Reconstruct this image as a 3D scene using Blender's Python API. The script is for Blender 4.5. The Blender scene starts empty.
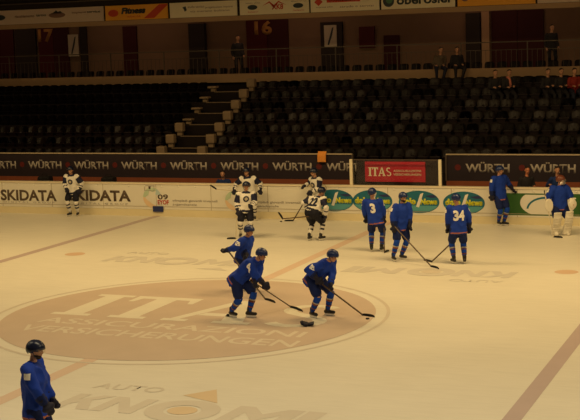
import bpy, bmesh, math, random
from mathutils import Vector, Matrix, noise
from mathutils.bvhtree import BVHTree
random.seed(7)
C = bpy.context.scene
COL = C.collection
PI = math.pi

# ------------------------------------------------------------------ camera, world, lights, exposure
cd = bpy.data.cameras.new('camera'); cam = bpy.data.objects.new('camera', cd); COL.objects.link(cam)
cd.sensor_width = 36; cd.lens = 1310.64 * 36 / 580; cd.clip_end = 300
R_ = Vector((0.92635, 0.37528, -0.03226)); U_ = Vector((-0.01889, 0.13182, 0.99109)); F_ = Vector((-0.37619, 0.91749, -0.12920))
m = Matrix((R_, U_, -F_)).transposed().to_4x4(); m.translation = Vector((13.1726, -25.8812, 6.0720))
cam.matrix_world = m
C.camera = cam
C.view_settings.view_transform = 'Standard'; C.view_settings.look = 'None'
C.view_settings.gamma = 1; C.view_settings.use_curve_mapping = False
C.view_settings.exposure = 0.0
w = bpy.data.worlds.new('hall_air'); C.world = w; w.use_nodes = True
w.node_tree.nodes['Background'].inputs[0].default_value = (1.0, .50, .22, 1)
w.node_tree.nodes['Background'].inputs[1].default_value = .022
for ly, LAMP_POWER, LAMP_COL in ((-10.5, 425, (1.0, .82, .50)), (5.5, 790, (1.0, .68, .28))):
    for lx in (-16, -5, 6, 17):
        ld = bpy.data.lights.new('ice_lamp', 'AREA'); ld.shape = 'RECTANGLE'; ld.size = 6; ld.size_y = 2.5
        ld.energy = LAMP_POWER * ((.8 if lx < -10 else 1) if ly > 0 else (.72 if lx < 0 else 1.2)); ld.color = LAMP_COL; ld.spread = math.radians(168)
        lo = bpy.data.objects.new('ice_lamp', ld); COL.objects.link(lo); lo.location = (lx, ly, 11.5)
for lx in (-24, -16, -8, 0, 8):      # unseen weak fill lamps, added under the soffit to brighten the terrace wall
    ld = bpy.data.lights.new('terrace_fill', 'AREA'); ld.shape = 'RECTANGLE'; ld.size = 4; ld.size_y = .3; ld.energy = 26; ld.color = (1.0, .55, .32)
    lo = bpy.data.objects.new('terrace_fill', ld); COL.objects.link(lo); lo.location = (lx, 25.6, 8.7)

# ------------------------------------------------------------------ materials
def mat(name, col, rough=.7, spec=.3, metal=0, var=0.0, scale=8, bump=0.0, bscale=40, sheen=0):
    m = bpy.data.materials.new(name); m.use_nodes = True
    nt = m.node_tree; b = nt.nodes['Principled BSDF']
    b.inputs['Base Color'].default_value = (*col, 1); b.inputs['Roughness'].default_value = rough
    b.inputs['Specular IOR Level'].default_value = spec; b.inputs['Metallic'].default_value = metal
    if sheen: b.inputs['Sheen Weight'].default_value = sheen
    tc = nt.nodes.new('ShaderNodeTexCoord')
    if var:
        n = nt.nodes.new('ShaderNodeTexNoise'); n.inputs['Scale'].default_value = scale; n.inputs['Detail'].default_value = 5
        nt.links.new(tc.outputs['Object'], n.inputs['Vector'])
        r = nt.nodes.new('ShaderNodeMapRange'); r.inputs['To Min'].default_value = 1 - var; r.inputs['To Max'].default_value = 1 + var
        nt.links.new(n.outputs['Fac'], r.inputs['Value'])
        mx = nt.nodes.new('ShaderNodeVectorMath'); mx.operation = 'SCALE'; mx.inputs[0].default_value = col
        nt.links.new(r.outputs['Result'], mx.inputs['Scale']); nt.links.new(mx.outputs['Vector'], b.inputs['Base Color'])
    if bump:
        n = nt.nodes.new('ShaderNodeTexNoise'); n.inputs['Scale'].default_value = bscale
        nt.links.new(tc.outputs['Object'], n.inputs['Vector'])
        bp = nt.nodes.new('ShaderNodeBump'); bp.inputs['Strength'].default_value = bump; bp.inputs['Distance'].default_value = .02
        nt.links.new(n.outputs['Fac'], bp.inputs['Height']); nt.links.new(bp.outputs['Normal'], b.inputs['Normal'])
    return m

def ice_mat():
    m = bpy.data.materials.new('ice'); m.use_nodes = True; nt = m.node_tree; b = nt.nodes['Principled BSDF']
    b.inputs['Roughness'].default_value = .42; b.inputs['Specular IOR Level'].default_value = .25
    tc = nt.nodes.new('ShaderNodeTexCoord')
    n1 = nt.nodes.new('ShaderNodeTexNoise'); n1.inputs['Scale'].default_value = .25; n1.inputs['Detail'].default_value = 4
    nt.links.new(tc.outputs['Object'], n1.inputs['Vector'])
    mp = nt.nodes.new('ShaderNodeMapping'); mp.inputs['Scale'].default_value = (.5, 3.5, 1); mp.inputs['Rotation'].default_value = (0, 0, .5)
    nt.links.new(tc.outputs['Object'], mp.inputs['Vector'])
    n2 = nt.nodes.new('ShaderNodeTexNoise'); n2.inputs['Scale'].default_value = 2.2; n2.inputs['Detail'].default_value = 8; n2.inputs['Distortion'].default_value = 1.5
    nt.links.new(mp.outputs['Vector'], n2.inputs['Vector'])
    r1 = nt.nodes.new('ShaderNodeMapRange'); r1.inputs['From Min'].default_value = .3; r1.inputs['From Max'].default_value = .7
    r1.inputs['To Min'].default_value = .94; r1.inputs['To Max'].default_value = 1.04
    r2 = nt.nodes.new('ShaderNodeMapRange'); r2.inputs['From Min'].default_value = .3; r2.inputs['From Max'].default_value = .7
    r2.inputs['To Min'].default_value = .96; r2.inputs['To Max'].default_value = 1.03
    nt.links.new(n1.outputs['Fac'], r1.inputs['Value']); nt.links.new(n2.outputs['Fac'], r2.inputs['Value'])
    mu = nt.nodes.new('ShaderNodeMath'); mu.operation = 'MULTIPLY'
    nt.links.new(r1.outputs['Result'], mu.inputs[0]); nt.links.new(r2.outputs['Result'], mu.inputs[1])
    sc = nt.nodes.new('ShaderNodeVectorMath'); sc.operation = 'SCALE'; sc.inputs[0].default_value = (.80, .76, .66)
    nt.links.new(mu.outputs['Value'], sc.inputs['Scale']); nt.links.new(sc.outputs['Vector'], b.inputs['Base Color'])
    return m

def paint(name, col):      # worn paint under the ice
    m = mat(name, col, rough=.42, spec=.25, var=.08, scale=1.6)
    return m

def glass_mat():
    m = bpy.data.materials.new('acrylic_glass'); m.use_nodes = True; nt = m.node_tree
    nt.nodes.remove(nt.nodes['Principled BSDF'])
    o = nt.nodes['Material Output']; t = nt.nodes.new('ShaderNodeBsdfTransparent'); t.inputs[0].default_value = (.93, .93, .9, 1)
    g = nt.nodes.new('ShaderNodeBsdfGlossy'); g.inputs['Roughness'].default_value = .08
    mx = nt.nodes.new('ShaderNodeMixShader'); mx.inputs[0].default_value = .015
    nt.links.new(t.outputs[0], mx.inputs[1]); nt.links.new(g.outputs[0], mx.inputs[2]); nt.links.new(mx.outputs[0], o.inputs['Surface'])
    return m

M = dict(
    ice=ice_mat(), glass=glass_mat(),
    disc=paint('logo_disc_paint', (.62, .50, .41)), itas=paint('cream_logo_paint', (.80, .75, .63)), thin=paint('thin_logo_paint', (.74, .66, .55)),
    grey=paint('grey_logo_paint', (.68, .62, .53)), greyfar=paint('far_logo_paint', (.66, .62, .56)), tri=paint('orange_logo_paint', (.73, .57, .38)),
    blue_l=paint('blue_line_paint', (.54, .43, .42)), red_l=paint('red_line_paint', (.73, .56, .45)), circ=paint('circle_paint', (.68, .61, .52)),
    spot=paint('spot_paint', (.70, .50, .36)),
    board=mat('board_plastic', (.80, .76, .66), .35, .4, var=.03, scale=3), kick=mat('kick_plate', (.78, .68, .44), .4, .4, var=.05, scale=3),
    seam=mat('board_seam', (.45, .38, .27), .6), rail_glint=mat('glint_white', (.9, .88, .8), .3, .6),
    cap=mat('cap_rail', (.80, .70, .52), .35, .5), ad_dark=mat('ad_brown', (.11, .075, .05), .5), ad_grey=mat('ad_grey', (.40, .36, .32), .5),
    ad_green=mat('ad_green', (.04, .125, .03), .45, var=.15, scale=3), ad_teal=mat('ad_teal', (.02, .15, .22), .4), ad_teal2=mat('ad_light_teal', (.10, .33, .36), .4),
    ad_yel=mat('ad_yellow', (.62, .62, .03), .4), ad_navy=mat('ad_navy', (.03, .04, .14), .4), ad_white=mat('ad_white', (.80, .76, .68), .4),
    ad_pale=mat('ad_pale_green', (.52, .64, .46), .4), ad_paleo=mat('ad_pale_orange', (.82, .60, .38), .4), ad_paleb=mat('ad_pale_blue', (.50, .62, .62), .4),
    dark_panel=mat('dark_panel', (.030, .020, .026), .55, .3, var=.2, scale=2), redband=mat('red_wood', (.26, .075, .035), .5, .3, var=.2, scale=3),
    wurth=mat('silver_letters', (.42, .37, .33), .4), wred=mat('sign_red', (.14, .02, .018), .5), rail=mat('pale_rail', (.55, .44, .30), .35, .5),
    post=mat('cream_post', (.85, .76, .55), .35, .4), itas_red=mat('banner_red', (.52, .024, .055), .5), itas_w=mat('banner_cream', (.86, .80, .68), .5),
    concrete=mat('dark_concrete', (.016, .011, .010), .8, .15, var=.3, scale=2), floorc=mat('bench_floor', (.05, .045, .04), .9),
    seat=mat('seat_plastic', (.0105, .0042, .0045), .40, .28, var=.2, scale=3), seat_unlit=mat('seat_plastic_unlit', (.004, .002, .002), .7, .1), nosing=mat('stair_nosing', (.20, .14, .09), .6), block=mat('step_block', (.27, .19, .12), .6, var=.1, scale=9),
    beam=mat('parapet_beam', (.38, .245, .145), .7, .2, var=.08, scale=1.5), wallb=mat('brown_wall', (.20, .125, .08), .8, .15, var=.12, scale=1.2),
    redp=mat('dark_red_panel', (.07, .006, .006), .7), redp2=mat('deep_red_panel', (.045, .005, .005), .7), col=mat('dark_column', (.028, .020, .016), .8),
    gold=mat('gate_number', (.42, .20, .05), .6), pale=mat('poster_pale', (.50, .44, .33), .6), blackm=mat('dark_metal', (.02, .018, .018), .4, .5),
    railm=mat('terrace_rail', (.09, .065, .05), .5, .4), ceil=mat('dark_ceiling', (.035, .026, .020), .9, .1),
    f_pale=mat('banner_pale', (.60, .46, .38), .6, var=.06, scale=2), f_white=mat('banner_white', (.80, .70, .52), .6, var=.05, scale=2), f_or=mat('banner_orange', (.80, .36, .04), .6),
    f_red=mat('banner_mark_red', (.55, .06, .03), .6), f_dk=mat('banner_mark_dark', (.04, .05, .06), .6), f_brown=mat('banner_mark_brown', (.22, .12, .10), .6), f_green=mat('banner_mark_green', (.08, .20, .10), .6),
    # people
    skin=mat('skin', (.52, .27, .17), .5, .3), skin2=mat('skin_flushed', (.58, .22, .12), .5, .3), eye=mat('eye_dark', (.03, .02, .02), .3), mouth=mat('lips', (.32, .10, .08), .5), hair=mat('hair_dark', (.03, .02, .015), .6, .2, bump=.4, bscale=120),
    blue=mat('jersey_blue', (.010, .043, .36), .75, .2, var=.12, scale=6, bump=.25, bscale=25), navy=mat('pants_navy', (.008, .018, .10), .7, .2, var=.15, scale=6),
    socks=mat('sock_blue', (.013, .062, .42), .8, .15), orange=mat('trim_orange', (.42, .13, .06), .7), white=mat('cloth_white', (.78, .74, .68), .75, .2, var=.04, scale=6, bump=.25, bscale=25),
    black=mat('cloth_black', (.012, .012, .022), .7, .2), dnavy=mat('trim_dark_navy', (.012, .014, .045), .7), helm=mat('helmet_blue', (.008, .022, .11), .3, .5), helmd=mat('helmet_dark', (.010, .014, .04), .3, .5),
    glove=mat('glove_dark', (.012, .012, .03), .6, .3), boot=mat('boot_black', (.015, .013, .013), .4, .4), holder=mat('skate_holder', (.75, .72, .66), .35), steel=mat('steel', (.6, .6, .6), .25, .5, metal=1),
    shaft=mat('stick_shaft', (.10, .065, .04), .5), shaftl=mat('stick_pale', (.62, .55, .42), .5), tape=mat('stick_tape', (.012, .012, .012), .8), rubber=mat('puck_rubber', (.010, .010, .010), .7),
    padw=mat('goalie_pad_white', (.78, .73, .62), .5, .3, var=.04, scale=8), maskc=mat('mask_brown', (.15, .04, .02), .35, .5), num=mat('number_white', (.85, .82, .76), .6),
    coat_d=mat('coat_dark', (.020, .018, .022), .8), coat_l=mat('coat_beige', (.11, .08, .06), .8), coat_r=mat('coat_red', (.24, .022, .015), .8), coat_b=mat('coat_blue', (.012, .035, .15), .8), jean=mat('jeans_dark', (.015, .018, .04), .8),
    scarf=mat('scarf_red_white', (.60, .20, .14), .8), towel=mat('towel_orange', (.85, .33, .06), .8, var=.2, scale=20), bag=mat('bag_black', (.012, .010, .012), .7),
)

# ------------------------------------------------------------------ helpers
def link(o, parent=None):
    COL.objects.link(o)
    if parent is not None: o.parent = parent
    return o
def obj(name, bm, ms, parent=None, smooth=False):
    me = bpy.data.meshes.new(name)
    if isinstance(bm, bpy.types.Mesh): me = bm
    else:
        bmesh.ops.recalc_face_normals(bm, faces=bm.faces[:]); bm.to_mesh(me); bm.free()
    idx = [p.material_index for p in me.polygons]; me.materials.clear()
    for mm in (ms if isinstance(ms, (list, tuple)) else [ms]): me.materials.append(M[mm] if isinstance(mm, str) else mm)
    if any(idx): me.polygons.foreach_set('material_index', idx)
    if smooth:
        for p in me.polygons: p.use_smooth = True
    return link(bpy.data.objects.new(name, me), parent)
def tag(o, label=None, cat=None, group=None, kind=None):
    if label: o['label'] = label
    if cat: o['category'] = cat
    if group: o['group'] = group
    if kind: o['kind'] = kind
    return o
def empty(name, loc=(0, 0, 0), rz=0):
    o = bpy.data.objects.new(name, None); COL.objects.link(o); o.location = loc; o.rotation_euler = (0, 0, rz); return o
def box(bm, x0, x1, y0, y1, z0, z1, bev=0):
    r = bmesh.ops.create_cube(bm, size=1)['verts']
    for v in r: v.co = Vector((x0 + (v.co.x + .5) * (x1 - x0), y0 + (v.co.y + .5) * (y1 - y0), z0 + (v.co.z + .5) * (z1 - z0)))
    if bev:
        es = list({e for v in r for e in v.link_edges}); bmesh.ops.bevel(bm, geom=es, offset=bev, segments=2, affect='EDGES', profile=.6)
    return bm
def BX(*a, **k): return box(bmesh.new(), *a, **k)
def frame(d):
    d = Vector(d).normalized(); a = Vector((0, 0, 1)) if abs(d.z) < .9 else Vector((1, 0, 0))
    x = d.cross(a).normalized(); return x, d.cross(x).normalized(), d
def loft(bm, rings, caps=True):     # rings: (centre, x-axis vec, y-axis vec) ; axis lengths are the radii
    n = 14; prev = None; first = None
    for c, ax, ay in rings:
        vs = [bm.verts.new(Vector(c) + Vector(ax) * math.cos(2 * PI * i / n) + Vector(ay) * math.sin(2 * PI * i / n)) for i in range(n)]
        if prev:
            for i in range(n): bm.faces.new((prev[i], prev[(i + 1) % n], vs[(i + 1) % n], vs[i]))
        else: first = vs
        prev = vs
    if caps: bm.faces.new(first[::-1]); bm.faces.new(prev)
    return bm
def capsule(bm, a, b, ra, rb):
    a = Vector(a); b = Vector(b)
    if (b - a).length < 1e-4: b = a + Vector((0, 0, .001))
    x, y, d = frame(b - a); R = []
    for t in (-.95, -.7, -.35, 0): s = math.sqrt(1 - t * t); R.append((a + d * ra * t, x * ra * s, y * ra * s))
    for t in (0, .35, .7, .95): s = math.sqrt(1 - t * t); R.append((b + d * rb * t, x * rb * s, y * rb * s))
    return loft(bm, R)
def tube(bm, pts, r, n=8):
    pts = [Vector(p) for p in pts]; prev = None; first = None
    for i, p in enumerate(pts):
        d = (pts[min(i + 1, len(pts) - 1)] - pts[max(i - 1, 0)]); x, y, d = frame(d)
        rr = r[i] if isinstance(r, (list, tuple)) else r
        vs = [bm.verts.new(p + x * rr * math.cos(2 * PI * k / n) + y * rr * math.sin(2 * PI * k / n)) for k in range(n)]
        if prev:
            for k in range(n): bm.faces.new((prev[k], prev[(k + 1) % n], vs[(k + 1) % n], vs[k]))
        else: first = vs
        prev = vs
    bm.faces.new(first[::-1]); bm.faces.new(prev); return bm
def ellip(bm, c, ax, ay, az):
    r = bmesh.ops.create_uvsphere(bm, u_segments=16, v_segments=10, radius=1)['verts']
    c = Vector(c); ax = Vector(ax); ay = Vector(ay); az = Vector(az)
    for v in r: v.co = c + ax * v.co.x + ay * v.co.y + az * v.co.z
    return bm
def remesh(bm, voxel=.018, smooth=3, wrinkle=0, wscale=7):
    bmesh.ops.recalc_face_normals(bm, faces=bm.faces[:])
    me = bpy.data.meshes.new('t'); bm.to_mesh(me); bm.free()
    o = bpy.data.objects.new('t', me); COL.objects.link(o)
    md = o.modifiers.new('r', 'REMESH'); md.mode = 'VOXEL'; md.voxel_size = voxel
    if smooth: s = o.modifiers.new('s', 'SMOOTH'); s.iterations = smooth; s.factor = .6
    dg = bpy.context.evaluated_depsgraph_get(); dg.update()
    out = bpy.data.meshes.new_from_object(o.evaluated_get(dg))
    bpy.data.objects.remove(o); bpy.data.meshes.remove(me)
    if wrinkle:
        ns = [v.normal.copy() for v in out.vertices]
        for v, nn in zip(out.vertices, ns):
            q = Vector((v.co.x * wscale, v.co.y * wscale, v.co.z * wscale * .6))
            v.co += nn * (wrinkle * (1 - abs(noise.noise(q + Vector((3, 1, 7)))) * 4) * .5)
    for p in out.polygons: p.use_smooth = True
    return out
def text_bm(s, wdt, hgt, bold=0, extrude=0, spacing=1.0, shear=0, res=3):      # flat text in local xy, lower-left corner at the origin
    cu = bpy.data.curves.new('t', 'FONT'); cu.body = s; cu.offset = bold; cu.extrude = extrude; cu.space_character = spacing; cu.resolution_u = res; cu.shear = shear
    o = bpy.data.objects.new('t', cu); COL.objects.link(o)
    dg = bpy.context.evaluated_depsgraph_get(); dg.update()
    me = bpy.data.meshes.new_from_object(o.evaluated_get(dg)); bpy.data.objects.remove(o); bpy.data.curves.remove(cu)
    bm = bmesh.new(); bm.from_mesh(me); bpy.data.meshes.remove(me)
    xs = [v.co.x for v in bm.verts]; ys = [v.co.y for v in bm.verts]
    x0, x1, y0, y1 = min(xs), max(xs), min(ys), max(ys)
    for v in bm.verts: v.co.x = (v.co.x - x0) / (x1 - x0) * wdt; v.co.y = (v.co.y - y0) / (y1 - y0) * hgt
    return bm
def solid(bm, t):
    r = bmesh.ops.extrude_face_region(bm, geom=bm.faces[:])      # flat lettering on an x-z wall gets its thickness towards -y
    bmesh.ops.translate(bm, verts=[g for g in r['geom'] if isinstance(g, bmesh.types.BMVert)], vec=(0, -t, 0)); return bm
def on_wall(bm, x, y, z, slope=0):      # local xy -> world xz, facing -Y
    bmesh.ops.transform(bm, matrix=Matrix.Translation((x, y, z)) @ Matrix.Rotation(PI / 2, 4, 'X'), verts=bm.verts[:]); return bm
def on_floor(bm, x, y, z, rz=0):
    bmesh.ops.transform(bm, matrix=Matrix.Translation((x, y, z)) @ Matrix.Rotation(rz, 4, 'Z'), verts=bm.verts[:]); return bm
def sign(name, s, x0, x1, z0, z1, y, mt, parent, bold=.02, t=.006, label=None, **k):
    bm = text_bm(s, x1 - x0, z1 - z0, bold, **k); on_wall(bm, x0, y, z0); solid(bm, t)
    o = obj(name, bm, mt, parent)
    if label: o['label'] = label
    return o
def disc_bm(bm, cx, cz, rx, rz, y, t=.006, n=40, clip=None, a0=0, a1=2 * PI):
    pts = []
    for i in range(n):
        a = a0 + (a1 - a0) * i / n; x = cx + rx * math.cos(a); z = cz + rz * math.sin(a)
        if clip: z = max(clip[0], min(clip[1], z))
        pts.append((x, z))
    f0 = [bm.verts.new((x, y, z)) for x, z in pts]; f1 = [bm.verts.new((x, y - t, z)) for x, z in pts]
    bm.faces.new(f0); bm.faces.new(f1[::-1])
    for i in range(n): bm.faces.new((f0[i], f0[(i + 1) % n], f1[(i + 1) % n], f1[i]))
    return bm
def poly_wall(bm, pts, y, t=.006):
    f0 = [bm.verts.new((x, y, z)) for x, z in pts]; f1 = [bm.verts.new((x, y - t, z)) for x, z in pts]; n = len(pts)
    bm.faces.new(f0); bm.faces.new(f1[::-1])
    for i in range(n): bm.faces.new((f0[i], f0[(i + 1) % n], f1[(i + 1) % n], f1[i]))
    return bm
def ringf(bm, r0, r1, z, n=96, sx=1, sy=1, cx=0, cy=0):
    a = [bm.verts.new((cx + r0 * sx * math.cos(2 * PI * i / n), cy + r0 * sy * math.sin(2 * PI * i / n), z)) for i in range(n)]
    b = [bm.verts.new((cx + r1 * sx * math.cos(2 * PI * i / n), cy + r1 * sy * math.sin(2 * PI * i / n), z)) for i in range(n)]
    for i in range(n): bm.faces.new((a[i], a[(i + 1) % n], b[(i + 1) % n], b[i]))
    return bm
def quad(bm, pts):
    bm.faces.new([bm.verts.new(p) for p in pts]); return bm

# ------------------------------------------------------------------ the setting: ice, floor behind the boards
ice = tag(obj('floor', BX(-34, 34, -15, 15, -.3, 0), 'ice'), kind='structure'); ice['label'] = 'pale worn ice of the rink'
def mark(name, bm, mt, label=None):
    o = obj(name, bm, mt, ice)
    for p in o.data.polygons:
        if p.normal.z < 0: p.flip()
    if label: o['label'] = label
    return o
e = .002
mark('center_line', quad(bmesh.new(), [(-.15, -15, e), (.15, -15, e), (.15, 15, e), (-.15, 15, e)]), 'red_l', 'faded red centre line')
for sx in (-1, 1):
    x = 8.69 * sx
    mark('blue_line', quad(bmesh.new(), [(x - .15, -15, e), (x + .15, -15, e), (x + .15, 15, e), (x - .15, 15, e)]), 'blue_l', 'faded blue line')
    mark('faceoff_spot', on_floor(ringf(bmesh.new(), .001, .3, 0), 7.2 * sx, 7, e), 'spot', 'faded red face-off spot')
mark('center_circle', ringf(bmesh.new(), 4.46, 4.54, .0035), 'circ', 'thin faded centre circle line')
mark('logo_disc', ringf(bmesh.new(), .001, 4.22, .0045), 'disc', 'tan advertising disc under the ice')
# slab-serif letters I T A S on the disc
def poly2(bm, pts, z=0):
    bm.faces.new([bm.verts.new((x, y, z)) for x, y in pts])
def serif_word(W, H, z=0):
    bm = bmesh.new(); s = .09 * H
    def stem(x0, x1, y0, y1): poly2(bm, [(x0, y0), (x1, y0), (x1, y1), (x0, y1)], z)
    I0 = 0; stem(.035 * W, .115 * W, s, H - s); stem(0, .15 * W, 0, s); stem(0, .15 * W, H - s, H)
    stem(.255 * W, .335 * W, s, H - s * 1.3); stem(.225 * W, .365 * W, 0, s); stem(.165 * W, .425 * W, H - s * 1.3, H)
    poly2(bm, [(.165 * W, H - s * 1.3), (.165 * W, H - 3 * s), (.185 * W, H - 3 * s), (.20 * W, H - s * 1.3)], z); poly2(bm, [(.39 * W, H - s * 1.3), (.405 * W, H - 3 * s), (.425 * W, H - 3 * s), (.425 * W, H - s * 1.3)], z)
    # A
    poly2(bm, [(.565 * W, H), (.62 * W, H), (.725 * W, s), (.645 * W, s)], z); poly2(bm, [(.565 * W, H), (.60 * W, H * .86), (.49 * W, s), (.455 * W, s)], z)
    stem(.43 * W, .525 * W, 0, s); stem(.62 * W, .755 * W, 0, s); poly2(bm, [(.52 * W, H * .28), (.66 * W, H * .28), (.645 * W, H * .40), (.54 * W, H * .40)], z)
    # S as a swept band
    cx = .885 * W; rx = .078 * W; pts = []
    for i in range(25):
        t = i / 24
        if t < .5: a = math.radians(35 + 235 * (t / .5)); q = (cx + rx * math.cos(a), H * .74 + H * .205 * math.sin(a))
        else: a = math.radians(90 - 235 * ((t - .5) / .5)); q = (cx + rx * 1.1 * math.cos(a), H * .265 + H * .21 * math.sin(a))
        pts.append(q)
    pts = pts[:12] + pts[13:]
    L = []; Rr = []
    for i, q in enumerate(pts):
        a = pts[max(i - 1, 0)]; b = pts[min(i + 1, len(pts) - 1)]; d = Vector((b[0] - a[0], b[1] - a[1])).normalized(); n = Vector((-d.y, d.x)) * H * .055; n.x *= 1.25
        L.append(bm.verts.new((q[0] + n.x, q[1] + n.y, z))); Rr.append(bm.verts.new((q[0] - n.x, q[1] - n.y, z)))
    for i in range(len(pts) - 1): bm.faces.new((L[i], L[i + 1], Rr[i + 1], Rr[i]))
    return bm
mark('logo_lettering', on_floor(serif_word(6.55, 2.35), -3.2, -.66, .006), 'itas', 'large cream slab-serif letters in the centre disc')
mark('logo_lettering', on_floor(text_bm('ASSICURAZIONI', 6.35, .52, .012), -3.05, -1.50, .006), 'thin', 'first small line of text in the disc')
mark('logo_lettering', on_floor(text_bm('VERSICHERUNGEN', 6.5, .56, .012), -3.05, -2.34, .006), 'thin', 'second small line of text in the disc')
# AUTO KNOMI, near
GL = {'N': [(0, 0), (.28, 0), (.28, .62), (.72, 0), (1, 0), (1, 1), (.72, 1), (.72, .38), (.28, 1), (0, 1)],
      'M': [(0, 0), (.22, 0), (.22, .6), (.5, .12), (.78, .6), (.78, 0), (1, 0), (1, 1), (.76, 1), (.5, .58), (.24, 1), (0, 1)],
      'K': [(0, 0), (.3, 0), (.3, .30), (.42, .44), (.7, 0), (1.05, 0), (.64, .62), (1.02, 1), (.66, 1), (.3, .62), (.3, 1), (0, 1)],
      'I': [(0, 0), (.3, 0), (.3, 1), (0, 1)]}
def block_word(word, W, H, widths):
    bm = bmesh.new(); tot = sum(widths) + .06 * (len(word) - 1); x = 0
    for ch, wd in zip(word, widths):
        k = W / tot
        if ch != ' ': poly2(bm, [((x + px * wd) * k + .10 * H * py, py * H) for px, py in ([(a / .3, b) for a, b in GL['I']] if ch == 'I' else GL[ch])])
        x += wd + .06
    return bm
mark('sponsor_lettering', on_floor(text_bm('AUTO', 1.35, .34, .01), 1.12, -6.10, .004), 'grey')
mark('sponsor_lettering', on_floor(block_word('KN', 1.55, .88, (.85, .95)), 1.05, -7.38, .004), 'grey')
mark('sponsor_lettering', on_floor(ringf(bmesh.new(), .33, .66, 0, 48, .98, .92), 3.37, -6.98, .005), 'grey')
mark('sponsor_emblem', on_floor(ringf(bmesh.new(), .001, .26, 0, 32, 1, .9), 3.37, -6.98, .005), 'tri')
mark('sponsor_emblem', quad(bmesh.new(), [(2.95, -6.12, .004), (3.75, -6.42, .004), (3.36, -5.62, .004)]), 'tri', 'orange triangle above the letters')
mark('sponsor_lettering', on_floor(block_word('MI', 1.55, .88, (1.1, .3)), 4.12, -7.33, .004), 'grey')
# far copy seen upside down from here
def far_mark(x0, y0, mt='greyfar'):
    mark('sponsor_lettering', on_floor(text_bm('AUTO', 1.35, .30, .01), x0 - .1, y0 - 1.25, .004, PI), mt)
    mark('sponsor_lettering', on_floor(block_word('KN', 1.5, .85, (.85, .95)), x0, y0, .004, PI), mt)
    mark('sponsor_lettering', on_floor(ringf(bmesh.new(), .33, .64, 0, 48, .98, .9), x0 - 2.2, y0 - .4, .005), mt)
    mark('sponsor_emblem', on_floor(ringf(bmesh.new(), .001, .26, 0, 32, 1, .9), x0 - 2.2, y0 - .4, .005), 'circ')
    mark('sponsor_lettering', on_floor(block_word('MI', 1.5, .85, (1.1, .3)), x0 - 2.95, y0, .004, PI), mt)
far_mark(6.05, 6.72)
mark('sponsor_lettering', on_floor(text_bm('AUTO', 1.3, .30, .01), -5.7, 7.42, .004), 'greyfar')
mark('sponsor_lettering', on_floor(block_word('KN', 1.5, .9, (.85, .95)), -5.8, 6.05, .004), 'greyfar')
mark('sponsor_lettering', on_floor(ringf(bmesh.new(), .33, .64, 0, 48, .98, .9), -3.6, 6.5, .005), 'greyfar')
mark('sponsor_lettering', on_floor(block_word('MI', 1.3, .9, (1.1, .3)), -2.9, 6.05, .004), 'greyfar')
mark('sponsor_emblem', quad(bmesh.new(), [(-2.5, 5.5, .004), (-1.5, 5.35, .004), (-1.9, 5.75, .004)]), 'greyfar')
tag(obj('floor', BX(-30, 16, 15.12, 18.1, -.3, 0), 'floorc'), kind='structure')

# ------------------------------------------------------------------ rink boards with printed adverts
rb = tag(empty('rink_boards', (-4, 15.06, 0)), 'long white rink boards with printed adverts and yellow kick strip, behind the players', 'rink boards')
def P(name, bm, mt, label=None, smooth=False):
    bmesh.ops.translate(bm, verts=bm.verts[:], vec=(4, -15.06, 0)); o = obj(name, bm, mt, rb, smooth)
    if label: o['label'] = label
    return o
def PS(s, x0, x1, z0, z1, mt, label=None, bold=.02, name='advert_lettering', **k):
    bm = text_bm(s, x1 - x0, z1 - z0, bold, **k); on_wall(bm, x0, 14.992, z0); solid(bm, .003); return P(name, bm, mt, label)
P('board_wall', BX(-22, 13, 15, 15.12, .24, 1.13), 'board'); P('kick_plate', BX(-22, 13, 14.985, 15.12, 0, .235), 'kick', 'yellowed kick strip along the ice')
P('cap_rail', BX(-22, 13, 14.97, 15.16, 1.13, 1.19, bev=.01), 'cap', 'cream cap rail')
for i in range(16): P('panel_seam', BX(-21.6 + 2.15 * i, -21.585 + 2.15 * i, 14.993, 15.05, .24, 1.13), 'seam')

P('groove', BX(-22, 13, 14.990, 15.05, .335, .35), 'seam', 'thin seam line low on the boards')
for i in range(50):  # white dots standing in for light glints along the top rail
    bm = bmesh.new(); ellip(bm, (-21 + .66 * i, 14.985, 1.075), (.028, 0, 0), (0, .02, 0), (0, 0, .028)); P('rail_glint', bm, 'rail_glint', None, True)
for x0, x1 in ((-15.32, -12.72), (-11.66, -9.67)):
    pass
PS('SKIDATA', -15.22, -12.80, .46, .87, 'ad_dark', 'dark brown lettering', .03); PS('SKIDATA', -12.28, -9.72, .50, .90, 'ad_dark', 'dark brown lettering', .035)
for x0, x1 in ((-15.1, -12.9), (-12.1, -9.85)): PS('DIGITAL GROUP', x0, x1, .38, .44, 'ad_grey', 'small grey lettering', 0, spacing=1.6)
def swirl(cx, cz, r, second='ad_paleo'):
    for k, (a0, a1, mt) in enumerate(((.30, 1.05, 'ad_paleb'), (1.0, 2.1, 'ad_pale'), (1.95, 3.2, 'ad_pale'), (3.1, 5.2, second))):
        bm = bmesh.new(); n = 14; L = []
        for i in range(n + 1):
            a = a0 + (a1 - a0) * i / n; wd = r * (.50 if k != 1 else .42)
            L.append(((cx + r * math.cos(a), cz + r * math.sin(a)), (cx + (r - wd * math.sin(PI * (.12 + .8 * i / n))) * math.cos(a), cz + (r - wd * math.sin(PI * (.12 + .8 * i / n))) * math.sin(a))))
        poly_wall(bm, [p[0] for p in L] + [p[1] for p in L[::-1]], 14.994 - .0006 * k, .004); P('advert_swirl', bm, mt)
swirl(-8.85, .66, .36); swirl(-5.66, .60, .34); swirl(-15.6, .6, .3)
PS('09', -8.63, -8.22, .60, .78, 'ad_dark', None, .02); PS('EYOF', -8.64, -8.20, .42, .58, 'f_red', None, .03)
PS('1', -8.98, -8.90, .96, 1.06, 'ad_dark', None, .02); 
bm = bmesh.new()
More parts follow.
